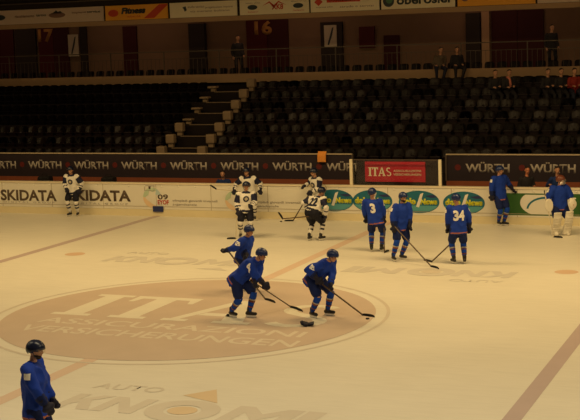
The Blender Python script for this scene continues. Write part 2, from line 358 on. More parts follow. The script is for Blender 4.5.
for a in ((-9.15, -8.75, 1.07, 1.09), (-9.15, -8.75, .90, .92), (-9.15, -9.13, .90, 1.09), (-8.77, -8.75, .90, 1.09)): box(bm, a[0], a[1], 14.988, 15.05, a[2], a[3])
P('advert_frame', bm, 'ad_grey')
for x in (-8.05, -4.95):
    PS('olimpiadi giovanili invernali', x, x + 1.75, .51, .61, 'ad_grey', 'small grey lettering', .01); PS('jugendspiele', x, x + .95, .38, .47, 'ad_grey', 'small grey lettering', .01)
P('marker_block', BX(-8.82, -8.42, 14.94, 15.0, .16, .36, bev=.006), 'ad_navy', 'navy block marking the blue line')
for cx, cz in ((-1.98, .67), (-.63, .67), (.97, .67), (2.47, .66)):
    rx, rz = .69, .37
    P('advert_oval', disc_bm(bmesh.new(), cx, cz, rx, rz, 14.998, .006), 'ad_teal', 'dark teal oval advert')
    P('advert_oval', disc_bm(bmesh.new(), cx, cz, rx * .97, rz * .95, 14.991, .004, clip=(cz - .30, cz - .12)), 'ad_teal2')
    PS('dolo', cx - .62, cx - .10, cz - .09, cz + .13, 'ad_yel', 'yellow lettering', .07); PS('News', cx + .04, cx + .62, cz - .09, cz + .11, 'ad_yel', 'yellow lettering', .07)
    bm = bmesh.new(); poly_wall(bm, [(cx - .10, cz - .16), (cx + .0, cz - .18), (cx + .16, cz + .30), (cx + .05, cz + .26)], 14.986, .004); P('advert_flame', bm, 'ad_white', 'white flame shape')
    bm = bmesh.new(); poly_wall(bm, [(cx + .2, cz + .2), (cx + .5, cz + .24), (cx + .62, cz + .16), (cx + .42, cz + .14)], 14.986, .004); P('advert_flame', bm, 'ad_navy')
P('advert_panel', BX(3.72, 7.6, 14.991, 15.05, .30, 1.0), 'ad_green', 'green advert panel')
P('advert_oval', disc_bm(bmesh.new(), 5.18, .70, .88, .46, 14.990, .004, clip=(.34, .96)), 'ad_white', 'white oval on green')
bm = bmesh.new(); pts = [(5.12 + .62 * math.cos(a), .48 + .42 * math.sin(a)) for a in [PI * (.42 + .55 * i / 16) for i in range(17)]]; pts2 = [(5.12 + .56 * math.cos(a), .48 + .36 * math.sin(a)) for a in [PI * (.42 + .55 * i / 16) for i in range(17)]][::-1]
poly_wall(bm, pts + pts2, 14.984, .003); P('advert_arc', bm, 'ad_teal', 'blue arc')
PS('ITI', 4.72, 5.06, .48, .66, 'ad_navy', 'navy lettering', .05)
PS('energia', 4.7, 5.3, .38, .43, 'ad_grey', None, .01)

# ------------------------------------------------------------------ penalty box front: posts, glass, banner
def simple(name, bm, mt, label, cat, group=None, smooth=False):
    return tag(obj(name, bm, mt, None, smooth), label, cat, group)
simple('support_post', BX(-1.43, -1.33, 15.06, 15.15, 1.19, 2.05, bev=.01), 'post', 'cream post on the boards at the left end of the red banner box', 'post', 'box posts')
simple('support_post', BX(1.62, 1.72, 15.06, 15.15, 1.19, 2.05, bev=.01), 'post', 'cream post on the boards at the right end of the red banner box', 'post', 'box posts')
gp = tag(empty('glass_screen', (0, 15.1, 1.19)), 'low clear screen standing on the boards between two cream posts', 'glass screen')
obj('pane', BX(-1.33, 1.62, -.006, .006, 0, .83), 'glass', gp); obj('top_rail', BX(-1.33, 1.62, -.015, .015, .83, .86), 'railm', gp)
bn = tag(empty('advertising_banner', (.07, 15.3, 1.25)), 'crimson banner with cream lettering behind the low screen', 'banner')
obj('backing', BX(-1.36, 1.5, .05, .09, -.05, .76), 'dark_panel', bn, ); obj('cloth', BX(-1.04, 1.04, .01, .04, .03, .70), 'itas_red', bn)
b1 = serif_word(.80, .29); on_wall(b1, -.92, -.0, .22); solid(b1, .004); obj('lettering', b1, 'itas_w', bn)
for z, s in ((.36, 'ASSICURAZIONI'), (.24, 'VERSICHERUNGEN')):
    b1 = text_bm(s, .95, .075, .01); on_wall(b1, -.05, 0, z); solid(b1, .003); obj('lettering', b1, 'itas_w', bn)
simple('support_leg', BX(-.9, -.82, 15.32, 15.40, 0, 1.2), 'blackm', 'dark leg under the left of the crimson banner', 'post') if False else None
bk = obj('frame_legs', BX(-1.3, -1.24, .04, .09, -1.25, -.05), 'blackm', bn); bk2 = obj('frame_legs', BX(1.38, 1.44, .04, .09, -1.25, -.05), 'blackm', bn)

# ------------------------------------------------------------------ wall behind the benches
bw = tag(empty('bench_wall', (-9, 17, 0)), 'dark wall behind the left bench with silver lettering and a red wooden base', 'wall panel')
bw2 = tag(empty('bench_wall', (6, 17, 0)), 'dark wall behind the right bench with silver lettering and a red wooden base', 'wall panel')
for root, ox, X0, X1, words in ((bw, -9, -22, -2.01, [-17.34 + 2.05 * k for k in range(8)]), (bw2, 6, 1.35, 13, [2.02, 4.2, 6.4])):
    obj('red_base', BX(X0 - ox, X1 - ox, 0, .10, 0, 1.14), 'redband', root); obj('dark_panel', BX(X0 - ox, X1 - ox, .02, .10, 1.14, 2.02), 'dark_panel', root)
    obj('top_rail', BX(X0 - ox, X1 - ox, -.02, .06, 2.02, 2.06), 'rail', root)
    ex = X1 if root is bw else X0; obj('end_post', BX(ex - ox - .025, ex - ox + .025, -.02, .10, 1.14, 2.02), 'railm', root)
    for x in words:
        bm = text_bm('WÜRTH', 1.50, .36, .03); on_wall(bm, x - ox, .019, 1.43); solid(bm, .004); obj('lettering', bm, 'wurth', root)
        bm = bmesh.new(); poly_wall(bm, [(x - ox - .27 + .11 * math.cos(a), 1.60 + .11 * math.sin(a)) for a in [PI / 4 * k for k in range(8)]], .019, .005); obj('emblem', bm, 'wred', root)
tw = bmesh.new()
for i in range(8):
    x = -.16 + .04 * i; tube(tw, [(x, .04, .08), (x, .03, .02), (x, -.02, .0), (x, -.045, -.06), (x, -.05 - .004 * (i % 2), -.30)], .024)
simple('towel', remesh(tw, .012, 3), 'towel', 'orange towel hung over the rail above the lettering', 'towel', None, True).location = (-3.09, 16.955, 2.06)
bench = tag(empty('team_bench', (-12, 16.5, 0)), 'low wooden team bench against the red base, half hidden by the boards', 'bench')
obj('seat_plank', BX(-6, 6, -.2, .2, .46, .5), 'redband', bench)
for x in (-5.5, 0, 5.5): obj('leg', BX(x - .04, x + .04, -.15, .15, 0, .46), 'blackm', bench)
for x, lab in ((-14.22, 'black kit bag on the bench under the leftmost silver lettering'), (-11.45, 'black kit bag on the bench between two silver words')):
    b = tag(empty('kit_bag', (x, 16.5, .5)), lab, 'bag', 'kit bags on the bench')
    bm = bmesh.new(); box(bm, -.26, .26, -.18, .18, .0, .72, bev=.07); obj('bag_body', remesh(bm, .03, 3, .02), 'bag', b)
    bm = bmesh.new(); tube(bm, [(-.15, 0, .69), (-.1, 0, .80), (.1, 0, .80), (.15, 0, .69)], .015); obj('handle', bm, 'bag', b)

# ------------------------------------------------------------------ grandstand terraces, stairs, seats
NR = 7; Y0 = 18.5; DY = .8; FZ = 1.69; DZ = .39
bm = bmesh.new(); box(bm, -30, 16, 17.15, 18.1, 0, 1.30)
for k in range(NR): box(bm, -30, 16, Y0 - .4 + DY * k, 24.2, 0 if k == 0 else FZ + DZ * (k - 1), FZ + DZ * k)
tag(obj('grandstand_terrace', bm, 'concrete'), 'dark stepped concrete of the grandstand', None, None, 'structure')
for k in range(NR):
    z = FZ + DZ * k; y = Y0 + DY * k
    st = tag(obj('stair_nosing', BX(-10.0, -8.72, y - .44, y - .38, z - .02, z + .012), 'nosing'), 'thin pale edge strip across the aisle on step %s from the bottom' % ['one', 'two', 'three', 'four', 'five', 'six', 'seven'][k], 'step edge', 'aisle step edges')
    ordn = ['lowest', 'second lowest', 'third', 'middle', 'fifth', 'sixth', 'topmost'][k]
    bm = BX(-8.68, -8.32, y - .16, y + .12, z + .14, z + .50, bev=.06); box(bm, -8.6, -8.4, y - .08, y + .06, z, z + .2); simple('step_block', bm, 'block', 'beige rounded block right of the aisle stairs, %s of its line' % ordn, 'step block', 'blocks along the aisle')
    h = .48 if k < 3 else .34
    bm = BX(-10.40, -10.04, y - .16, y + .12, z + .14, z + .50, bev=.06) if k < 3 else BX(-10.42, -10.02, y - .2, y + .1, z + .14, z + .22, bev=.03)
    box(bm, -10.32, -10.12, y - .08, y + .06, z, z + .2)
    simple('step_block', bm, 'block', 'beige %s block left of the aisle stairs, %s of its line' % ('rounded' if k < 3 else 'flat', ordn), 'step block', 'blocks along the aisle')
def seat_bm():
    bm = bmesh.new(); n = 7; prof = []
    for (z, yb, hw) in ((.09, .03, .185), (.20, .06, .20), (.31, .09, .20), (.365, .11, .175), (.385, .12, .12)):
        row = [bm.verts.new((hw * (2 * i / (n - 1) - 1), yb - .05 * (2 * i / (n - 1) - 1) ** 2 + .02, z)) for i in range(n)]; prof.append(row)
    for a, b in zip(prof, prof[1:]):
        for i in range(n - 1): bm.faces.new((a[i], a[i + 1], b[i + 1], b[i]))
    bmesh.ops.solidify(bm, geom=bm.faces[:], thickness=.025)
    box(bm, -.19, .19, -.17, .04, .10, .14, bev=.012)        # pan bolted to the step
    box(bm, -.15, .15, -.12, -.04, 0, .10); box(bm, -.03, .03, .02, .08, 0, .2)
    return bm
seat0 = None; cnt = 0; ORD = 'first second third fourth fifth sixth seventh eighth ninth tenth eleventh twelfth thirteenth fourteenth fifteenth sixteenth seventeenth eighteenth nineteenth twentieth'.split()
TENS = {2: 'twenty', 3: 'thirty', 4: 'forty'}
def ordinal(n):
    if n <= 20: return ORD[n - 1]
    if n % 10 == 0: return {30: 'thirtieth', 40: 'fortieth'}[n]
    return TENS[n // 10] + '-' + ORD[n % 10 - 1]
rest = []
for k in range(NR):
    y = Y0 + .02 + DY * k; z = FZ + DZ * k; PITCH = .452
    for side, xs in (('right', [-8.02 + PITCH * i for i in range(33)]), ('left', [-10.72 - PITCH * i for i in range(19 + k)])):
        for i, x in enumerate(xs):
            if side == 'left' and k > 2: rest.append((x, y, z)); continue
            if seat0 is None: s = seat0 = obj('stadium_seat', seat_bm(), 'seat', None, False)
            else: s = seat0.copy(); COL.objects.link(s)
            s.location = (x, y, z); s.rotation_euler = (0, 0, random.uniform(-.04, .04))
            tag(s, 'dark tip-up seat, %s row up, %s seat to the %s of the aisle' % (ordinal(k + 1), ordinal(i + 1), side), 'seat', 'grandstand seats in the %s row' % ordinal(k + 1))

src = seat0.data
def seat_mass(name, spots, mt, lab):
    bm = bmesh.new()
    for x, y, z in spots:
        n0 = len(bm.verts); bm.from_mesh(src); bm.verts.ensure_lookup_table()
        for v in bm.verts[n0:]: v.co += Vector((x, y, z))
    tag(obj(name, bm, mt), lab, 'seats', None, 'stuff')
seat_mass('stadium_seats', rest, 'seat_unlit', 'many unlit dark seats filling the upper rows left of the aisle')  # shade put into a darker, matter copy of the seat colour
seat_mass('terrace_seats', [(-23 + .5 * i, 24.85, 4.56) for i in range(62)], 'seat', 'long row of dark seats on the upper terrace behind the railing')

# ------------------------------------------------------------------ upper terrace, back wall, fascia, ceiling
tag(obj('trim_1', BX(-34, 18, 24.15, 24.4, 4.36, 4.71), 'beam'), 'pale brown parapet beam above the seats', None, None, 'structure')
tag(obj('terrace_floor', box(BX(-34, 18, 24.4, 25.3, 3.9, 4.56), -34, 18, 25.3, 28.1, 3.9, 4.56), 'concrete'), 'dark floor of the upper terrace', None, None, 'structure')
tag(obj('wall_back', BX(-34, 18, 28.1, 28.4, 3.9, 9.5), 'wallb'), 'brown back wall of the upper terrace', None, None, 'structure')
tag(obj('ceiling', BX(-34, 34, -20, 29, 13.2, 13.4), 'ceil'), 'dark hall ceiling', None, None, 'structure')
tag(obj('ceiling', BX(-34, 18, 23.6, 28.4, 8.9, 9.1), 'ceil'), 'dark soffit over the upper terrace', None, None, 'structure')
tag(obj('trim_2', BX(-34, 18, 23.56, 23.9, 6.90, 7.09), 'beam'), 'brown ledge under the hanging adverts', None, None, 'structure')
bm = BX(-34, 18, 23.62, 23.8, 7.09, 9.0)
tag(obj('trim_3', bm, 'ceil'), 'dark fascia behind the hanging adverts', None, None, 'structure')
for i, z in enumerate((7.95, 8.2)):
    tag(obj('trim_4', BX(-34, 18, 23.45, 23.52, z, z + .05), 'railm'), 'thin dark truss tube above the adverts', None, None, 'structure')
def panel(name, x0, x1, z0, z1, mt, label, cat, d=.06):
    return simple(name, BX(x0, x1, 28.1 - d, 28.1, z0, z1), mt, label, cat)
def wall_col(x0, x1, z0, z1, mt, d, label): return simple('column', BX(x0, x1, 28.1 - d, 28.1, z0, z1), mt, label, 'column')
def gate(x0, x1, z0, z1, num, nx, nz, lab, mt='redp'):
    g = tag(empty('gate_panel', ((x0 + x1) / 2, 28.09, z0)), lab, 'gate'); hw = (x1 - x0) / 2
    obj('leaf', BX(-hw, -.01, -.08, 0, 0, z1 - z0), mt, g); obj('leaf', BX(.01, hw, -.08, 0, 0, z1 - z0), 'redp2', g)
    if num:
        b = text_bm(num, .85, .62, .04); on_wall(b, nx - (x0 + x1) / 2, -.081, nz - z0); solid(b, .01); obj('gate_number', b, 'gold', g)
    return g
gate(-21.6, -19.95, 4.56, 7.0, '17', -21.6, 6.3, 'dark red gate with number 17 beside a white poster')
gate(-10.75, -8.75, 4.56, 6.95, '16', -10.35, 6.30, 'dark red gate with number 16 behind the standing figure')
g = gate(.35, 2.5, 4.56, 6.95, None, 0, 0, 'wide dark red gate between a pale pillar and the brown wall', 'redp2')
wall_col(-23.9, -23.0, 4.56, 7.1, 'redp2', .1, 'dark red wall panel at the far left of the terrace')
wall_col(-22.9, -21.75, 4.56, 7.1, 'col', .12, 'dark column left of gate 17')
wall_col(-19.3, -18.95, 4.56, 7.0, 'col', .14, 'dark column right of the poster near gate 17')
wall_col(-17.0, -16.3, 4.56, 6.9, 'redp2', .12, 'narrow dark red column in the brown wall')
wall_col(-13.55, -12.75, 4.56, 6.9, 'col', .25, 'dark column between the red column and gate 16')
wall_col(-7.2, -6.2, 4.56, 6.75, 'col', .15, 'dark column carrying a white poster')
wall_col(-5.45, -4.75, 5.6, 6.5, 'redp', .10, 'small dark red square panel on the brown wall')
wall_col(-4.35, -3.65, 4.56, 6.1, 'redp2', .08, 'short dark door right of the small red square')
wall_col(-.72, -.12, 4.56, 6.9, 'col', .2, 'dark column left of the pale pillar')
wall_col(-.02, .30, 4.56, 6.95, 'beam', .3, 'pale pillar beside the wide dark red gate')
wall_col(-24.9, -23.95, 4.56, 7.1, 'wallb', .2, 'brown pier at the far left of the terrace')
for x0, x1, z0, z1, lab in ((-19.92, -19.36, 5.60, 6.62, 'white poster with a black slanting figure beside gate 17'), (-7.02, -6.45, 5.66, 6.62, 'white poster with a black slanting figure on a dark column')):
    pr = tag(empty('poster', ((x0 + x1) / 2, 27.93, z0)), lab, 'poster', 'white posters'); hw = (x1 - x0) / 2; hh = z1 - z0
    obj('sheet', BX(-hw, hw, 0, .02, 0, hh), 'pale', pr); b = bmesh.new(); poly_wall(b, [(-hw * .5, .12), (-hw * .25, .1), (hw * .3, hh * .55), (hw * .55, hh * .9), (hw * .3, hh * .88), (-hw * .1, hh * .5)], -.001, .005); obj('figure', b, 'f_dk', pr)
    obj('hanger', BX(-.02, .02, .02, .175, hh - .1, hh - .06), 'blackm', pr)
# terrace railing, one run per bay
for i in range(16):
    x0 = -26 + 2.6 * i
    r = tag(empty('terrace_railing', (x0, 24.28, 4.71)), 'dark railing bay above the beam, %s bay from the far left end' % ordinal(i + 1), 'railing', 'railing bays of the upper terrace')
    obj('top_rail', BX(0, 2.6, -.02, .02, .97, 1.01), 'railm', r); obj('mid_rail', BX(0, 2.6, -.012, .012, .68, .70), 'railm', r); obj('post', BX(0, .04, -.02, .02, 0, .97), 'railm', r)
    b = bmesh.new()
    for q in range(1, 13): box(b, q * .2 - .006, q * .2 + .006, -.006, .006, 0, .68)
    obj('baluster_panel', b, 'railm', r)
# fascia adverts
def banner(x0, x1, mt, lab, z0=7.10, z1=7.72):
    r = tag(empty('hanging_banner', ((x0 + x1) / 2, 23.5, z0)), lab, 'banner', 'advertising banners above the terrace'); hw = (x1 - x0) / 2
    obj('cloth', BX(-hw + .02, hw - .02, 0, .04, 0, z1 - z0), mt, r)
    obj('batten', BX(-hw + .02, hw - .02, .04, .12, (z1 - z0) * .5, (z1 - z0) * .5 + .05), 'blackm', r); return r
def bt(r, s, x0, x1, z0, z1, mt, bold=.02, **k):
    b = text_bm(s, x1 - x0, z1 - z0, bold, **k); on_wall(b, x0, -.001, z0); solid(b, .004); return obj('lettering', b, mt, r)
def bp(r, pts, mt): b = bmesh.new(); poly_wall(b, pts, -.001, .004); return obj('emblem', b, mt, r)
def el(cx, cz, rx, rz, a0=0, a1=2 * PI, n=20): return [(cx + rx * math.cos(a0 + (a1 - a0) * i / n), cz + rz * math.sin(a0 + (a1 - a0) * i / n)) for i in range(n)]
r = banner(-20.9, -15.35, 'f_pale', 'faded pink banner with small dark marks, leftmost above the terrace')
bp(r, el(-2.5, .32, .3, .12), 'f_dk'); bp(r, el(.45, .33, .42, .12), 'f_brown'); bp(r, [(.15, .40), (.75, .40), (.62, .50), (.50, .46), (.42, .54), (.30, .46)], 'f_dk')
bt(r, 'riscaldamento', -1.7, -.7, .28, .40, 'f_brown'); bt(r, 'termo', -.6, -.1, .30, .40, 'f_dk'); bt(r, 'impianti', 1.2, 1.9, .34, .44, 'f_brown'); bt(r, 'service', 1.95, 2.6, .36, .46, 'f_dk')
r = banner(-15.3, -12.28, 'f_or', 'orange banner with dark lettering and a red diagonal')
bt(r, 'Fitness', -.72, .45, .25, .52, 'f_dk', .06, shear=.2); bt(r, 'wellness club', -.45, .2, .10, .18, 'f_red', 0); bp(r, [(.35, .04), (.85, .04), (1.48, .54), (1.48, .60), (1.1, .60)], 'f_red'); bp(r, el(-1.1, .3, .25, .15), 'f_red')
r = banner(-12.22, -9.10, 'f_white', 'cream banner with a small black bird mark and grey text lines')
bp(r, [(-.95, .42), (-.8, .46), (-.75, .30), (-.85, .24), (-.88, .34)], 'f_dk')
bt(r, 'studio tecnico', -.7, .05, .38, .48, 'f_brown', 0); bt(r, 'progettazione impianti', .1, 1.35, .32, .42, 'f_brown', 0); bt(r, 'via merano bolzano', -.6, 1.2, .20, .28, 'f_brown', 0)
r = banner(-9.02, -5.95, 'f_white', 'cream banner with two dark ball marks and red crossing strokes')
bp(r, el(-.95, .30, .22, .10), 'f_dk'); bp(r, el(1.05, .30, .22, .10), 'f_dk'); bt(r, 'sport shop', -1.25, -.6, .44, .50, 'f_brown', 0); bt(r, 'sport shop', .75, 1.4, .44, .50, 'f_brown', 0); bt(r, 'bolzano', -1.15, -.7, .09, .15, 'f_red', 0); bt(r, 'bolzano', .85, 1.3, .09, .15, 'f_red', 0)
bp(r, [(-.5, .34), (-.2, .52), (.0, .36), (.2, .52), (.55, .34), (.2, .46), (.05, .28), (-.05, .28), (-.2, .46)], 'f_red'); bt(r, 'XK8', -.1, .4, .18, .40, 'f_red', .03)
r = banner(-5.92, -3.0, 'f_white', 'cream banner with a red diamond and a red lettering block')
bp(r, [(-1.28, .40), (-1.1, .24), (-.92, .40), (-1.1, .56)], 'f_red'); bp(r, [(-.75, .36), (.65, .36), (.65, .56), (-.75, .56)], 'f_red'); bt(r, 'Costruzioni', -.65, .55, .40, .52, 'f_white'); bt(r, 'impresa edile', -1.2, -.5, .15, .22, 'f_brown', 0); bt(r, 'strade e servizi', -.2, 1.2, .14, .22, 'f_brown', 0)
r = banner(-2.96, .04, 'f_white', 'cream banner with dark rounded lettering after a ring emblem')
bp(r, el(-1.18, .32, .23, .23), 'f_dk'); b = bmesh.new(); poly_wall(b, el(-1.15, .35, .13, .13), -.006, .004); obj('emblem', b, 'f_green', r); bt(r, 'oberosler', -.85, 1.42, .16, .52, 'f_dk', .03)
r = banner(.10, 3.12, 'f_or', 'plain orange banner with a small emblem')
bp(r, el(-1.2, .3, .14, .12), 'f_brown'); bt(r, 'ristorante pizzeria', -.7, 1.1, .22, .36, 'f_red', 0)
r = banner(3.16, 6.6, 'f_pale', 'pale banner with a dark m shaped mark, rightmost above the terrace')
bt(r, 'm', -1.6, -1.0, .22, .50, 'f_dk', .06); bt(r, 'mobili arredamenti', -.8, .9, .26, .38, 'f_brown', 0)

# ------------------------------------------------------------------ people
UP = Vector((0, 0, 1)); VIEW_RZ = .38912
def ik(a, b, l1, l2, pole):
    a = Vector(a); b = Vector(b); d = b - a; L = d.length; mx = (l1 + l2) * .985
    if L > mx: b = a + d * mx / L; d = b - a; L = mx
    L = max(L, abs(l1 - l2) + .02); d.normalize(); x = (l1 * l1 - l2 * l2 + L * L) / (2 * L); h = math.sqrt(max(0, l1 * l1 - x * x))
    p = Vector(pole); p = (p - d * p.dot(d)); p = p.normalized() if p.length > 1e-4 else UP
    return a + d * x + p * h, b
def head_bm(bm, H, f, up, s=1.0):
    f = (f - up * f.dot(up)).normalized(); r = f.cross(up).normalized()
    ellip(bm, H + up * .025 * s, r * .078 * s, f * .098 * s, up * .105 * s); ellip(bm, H - up * .045 * s + f * .018 * s, r * .062 * s, f * .078 * s, up * .075 * s)
    capsule(bm, H - up * .085 * s + f * .052 * s, H - up * .09 * s + f * .062 * s, .026 * s, .022 * s)
    capsule(bm, H + up * .01 * s + f * .092 * s, H - up * .025 * s + f * .108 * s, .012 * s, .016 * s)
    ellip(bm, H + up * .028 * s + f * .075 * s, r * .06 * s, f * .028 * s, up * .016 * s)
    for q in (-1, 1): ellip(bm, H + r * .08 * s * q - f * .005 * s, r * .012 * s, f * .022 * s, up * .032 * s)
def hand_bm(bm, W, d, grip, s=1.0, k=1.0):
    # W wrist, d forearm direction, grip: side direction the thumb leaves
    g = (grip - d * grip.dot(d)); g = g.normalized() if g.length > 1e-3 else frame(d)[0]; pn = d.cross(g).normalized()
    c = W + d * .045 * s; ellip(bm, c, d * .055 * s, g * .045 * s * k, pn * .020 * s * k)
    for i, L in enumerate((.9, 1.0, .93, .75)):
        o = W + d * .085 * s + g * (.032 - .021 * i) * s
        a = o + d * .036 * s * L - pn * .010 * s; b = a + d * .012 * s * L - pn * .030 * s * L; t = b - d * .018 * s * L - pn * .014 * s * L
        r = .0105 * s * k; capsule(bm, W + d * .06 * s + g * (.028 - .019 * i) * s, a, r, r * .95); capsule(bm, a, b, r * .95, r * .9); capsule(bm, b, t, r * .9, r * .8)
    a = W + d * .025 * s + g * .035 * s; b = a + d * .035 * s + g * .022 * s - pn * .010 * s; t = b + d * .025 * s - pn * .018 * s
    capsule(bm, a, b, .014 * s * k, .012 * s * k); capsule(bm, b, t, .012 * s * k, .010 * s * k)
def project_text(me, s, centre, right, up, out, wdt, hgt, name, mt, parent):
    bv = BVHTree.FromPolygons([v.co for v in me.vertices], [p.vertices for p in me.polygons])
    b = text_bm(s, wdt, hgt, .05)
    for _ in range(3):
        long = [e for e in b.edges if e.calc_length() > .03]
        if long: bmesh.ops.subdivide_edges(b, edges=long, cuts=1)
    bmesh.ops.triangulate(b, faces=b.faces[:])
    for v in b.verts:
        q = centre + right * (v.co.x - wdt / 2) + up * (v.co.y - hgt / 2); hit = bv.ray_cast(q + out * .6, -out, 1.5)
        v.co = (hit[0] + out * .007) if hit[0] else q
    return obj(name, b, mt, parent)
def project_disc(me, centre, right, up, out, r, name, mt, parent):
    bv = BVHTree.FromPolygons([v.co for v in me.vertices], [p.vertices for p in me.polygons]); b = bmesh.new(); rows = []
    c = b.verts.new((0, 0, 0)); n = 16
    for j in range(1, 4): rows.append([b.verts.new((r * j / 3 * math.cos(2 * PI * i / n), r * j / 3 * math.sin(2 * PI * i / n), 0)) for i in range(n)])
    for i in range(n):
        b.faces.new((c, rows[0][i], rows[0][(i + 1) % n]))
        for j in (0, 1): b.faces.new((rows[j][i], rows[j + 1][i], rows[j + 1][(i + 1) % n], rows[j][(i + 1) % n]))
    for v in b.verts:
        q = centre + right * v.co.x + up * v.co.y; hit = bv.ray_cast(q + out * .6, -out, 1.5); v.co = (hit[0] + out * .006) if hit[0] else q
    return obj(name, b, mt, parent)

def figure(label, ground, pelvis, neck, head, handR, handL, ankR, ankL, face, hface=None, team='blue', cat='person', group=None, number=None,
           goalie=False, civil=None, elbow=1.0, sleeve=None, hemoff=0.0, pk=1.0, wr=.012, armR_rest=False, dark_helm=False, beard=False, patch=True, hair=False, seated=False, floor=0.0, detail=True):
    G = Vector((ground[0], ground[1], floor)); root = tag(empty('person', G, VIEW_RZ), label, cat, group)
    V = lambda p: Vector((p[0], -p[1], p[2]))
    P_, N_, H_ = V(pelvis), V(neck), V(head); f = Vector((face[0], -face[1], 0)).normalized(); lat = f.cross(UP).normalized()
    hf = Vector((hface[0], -hface[1], hface[2] if len(hface) > 2 else 0)).normalized() if hface else f
    if not civil and (H_ - N_).length > .165: N_ = H_ - (H_ - N_).normalized() * .165
    s = (N_ - P_).normalized(); tl = (N_ - P_).length; bf = s.cross(lat).normalized() * -1
    if bf.dot(f) < 0 and abs(bf.dot(f)) > .05: bf = -bf
    latS = (lat + (0 if True else 0) * f).normalized()
    sw = .20 if not civil else .18
    SR, SL = N_ - s * .07 + lat * sw, N_ - s * .07 - lat * sw
    pole = -UP * .6 - f * .5; elbow = .25 if civil else elbow
    ER, WR = ik(SR, V(handR), .29, .27, pole + lat * .9 * elbow); EL, WL = ik(SL, V(handL), .29, .27, pole - lat * .9 * elbow)
    HR, HL = P_ + lat * .10, P_ - lat * .10
    KR, AR = ik(HR, V(ankR), .43, .43, f + lat * .25); KL, AL = ik(HL, V(ankL), .43, .43, f - lat * .25)
    hup = ((H_ - N_).normalized() * .5 + UP * .9 + s * .2).normalized() if not civil else UP
    arms = ((SR, ER, WR, 1), (SL, EL, WL, -1)); legs = ((HR, KR, AR, 1), (HL, KL, AL, -1))
    # --- body
    b = bmesh.new(); vox = .013 if detail else .016
    head_bm(b, H_, hf, hup); capsule(b, N_ - s * .02, H_ - hup * .05 - hf * .01, .055, .052)
    loft(b, [(P_ - s * .08, lat * .13, bf * .09), (P_ + s * .02, lat * .165, bf * .11), (P_ + s * tl * .35, lat * .14, bf * .10), (P_ + s * tl * .7, lat * .17, bf * .115), (N_ - s * .06, lat * .16, bf * .09), (N_ + s * .0, lat * .06, bf * .055)])
    for S_, E_, W_, q in arms:
        capsule(b, S_, E_, .055, .042); capsule(b, E_, W_, .042, .029); d = (W_ - E_).normalized(); hand_bm(b, W_, d, (f * .6 - lat * q * .8 + UP * .3), 1.0)
    for A0, K_, A_, q in legs:
        capsule(b, A0, K_, .085, .058); capsule(b, K_, A_, .056, .038); toe = f * .15 + lat * q * .03; capsule(b, A_ - UP * .055 - f * .02, A_ - UP * .06 + toe, .035, .028); capsule(b, A_, A_ - UP * .05, .038, .036)
    body = obj('body', remesh(b, vox, 2), 'skin2' if civil == 'staff' else 'skin', root, True)
    r_ = hf.cross(hup).normalized(); hfo = (hf - hup * hf.dot(hup)).normalized()
    b = bmesh.new()
    for q in (-1, 1): ellip(b, H_ + r_ * .031 * q + hup * .012 + hfo * .088, r_ * .015, hfo * .008, hup * .008)
    obj('eyes', b, 'eye', root, True)
    b = bmesh.new(); ellip(b, H_ - hup * .058 + hfo * .090, r_ * .024, hfo * .008, hup * .007); obj('mouth', b, 'mouth', root, True)
    if beard:
        b = bmesh.new(); loft(b, [(H_ - hup * .045 + hfo * .022, r_ * .070, hfo * .066), (H_ - hup * .085 + hfo * .03, r_ * .060, hfo * .066), (H_ - hup * .118 + hfo * .045, r_ * .030, hfo * .035)]); obj('beard', remesh(b, .012, 2), 'hair', root, True)
    # --- headgear / hair
    def cap_shell(scale, cut_f, cut_b, mt, name):
        b = bmesh.new(); bmesh.ops.create_uvsphere(b, u_segments=24, v_segments=16, radius=1); dl = []
        for v in b.verts:
            c = v.co.copy(); lim = cut_b + (cut_f - cut_b) * (c.y * .5 + .5)
            if c.z < lim: dl.append(v)
        bmesh.ops.delete(b, geom=dl, context='VERTS'); bmesh.ops.recalc_face_normals(b, faces=b.faces[:]); bmesh.ops.solidify(b, geom=b.faces[:], thickness=.06)
        sx, sy, sz = scale
        for v in b.verts:
            c = v.co.copy(); ridge = 1 + .03 * math.cos(c.x * 9)
            v.co = H_ + hup * .035 + r_ * c.x * sx + hfo * c.y * sy + hup * c.z * sz * ridge
        return obj(name, b, mt, root, True)
    if civil or hair:
        cap_shell((.086, .106, .098), .45, -.45, 'hair', 'hair')
    if not civil and not goalie:
        hm = cap_shell((.118, .142, .128), -.02, -.75, 'helmd' if (team == 'white' or dark_helm) else 'helm', 'helmet')
        b = bmesh.new()
        for q in (-1, 1): tube(b, [H_ + r_ * .098 * q - hup * .01, H_ + r_ * .085 * q - hup * .07 + hfo * .02, H_ - hup * .118 + hfo * .055], .006, 6)
        obj('chin_strap', b, 'helmd', root)
        b = bmesh.new(); n = 12; L = []
        for i in range(n + 1):
            a = PI * (.08 + .84 * i / n); L.append([b.verts.new(H_ + hup * z + r_ * .112 * math.cos(a) + hfo * (.142 * math.sin(a))) for z in (.05, -.02)])
        for a, c in zip(L, L[1:]): b.faces.new((a[0], c[0], c[1], a[1]))
        bmesh.ops.solidify(b, geom=b.faces[:], thickness=.003); obj('visor', b, 'glass', root, True)
    if goalie:
        cap_shell((.125, .150, .135), -.1, -.95, 'maskc', 'mask')
        b = bmesh.new()
        for z in (-.08, -.04, 0, .04): tube(b, [H_ + hup * z + r_ * .11 * math.cos(a) + hfo * .15 * math.sin(a) for a in [PI * (.1 + .8 * i / 10) for i in range(11)]], .004, 6)
        for x in (-.5, 0, .5): tube(b, [H_ + hup * z + r_ * .11 * x + hfo * .145 for z in (-.10, -.03, .05)], .004, 6)
        obj('cage', b, 'steel', root)
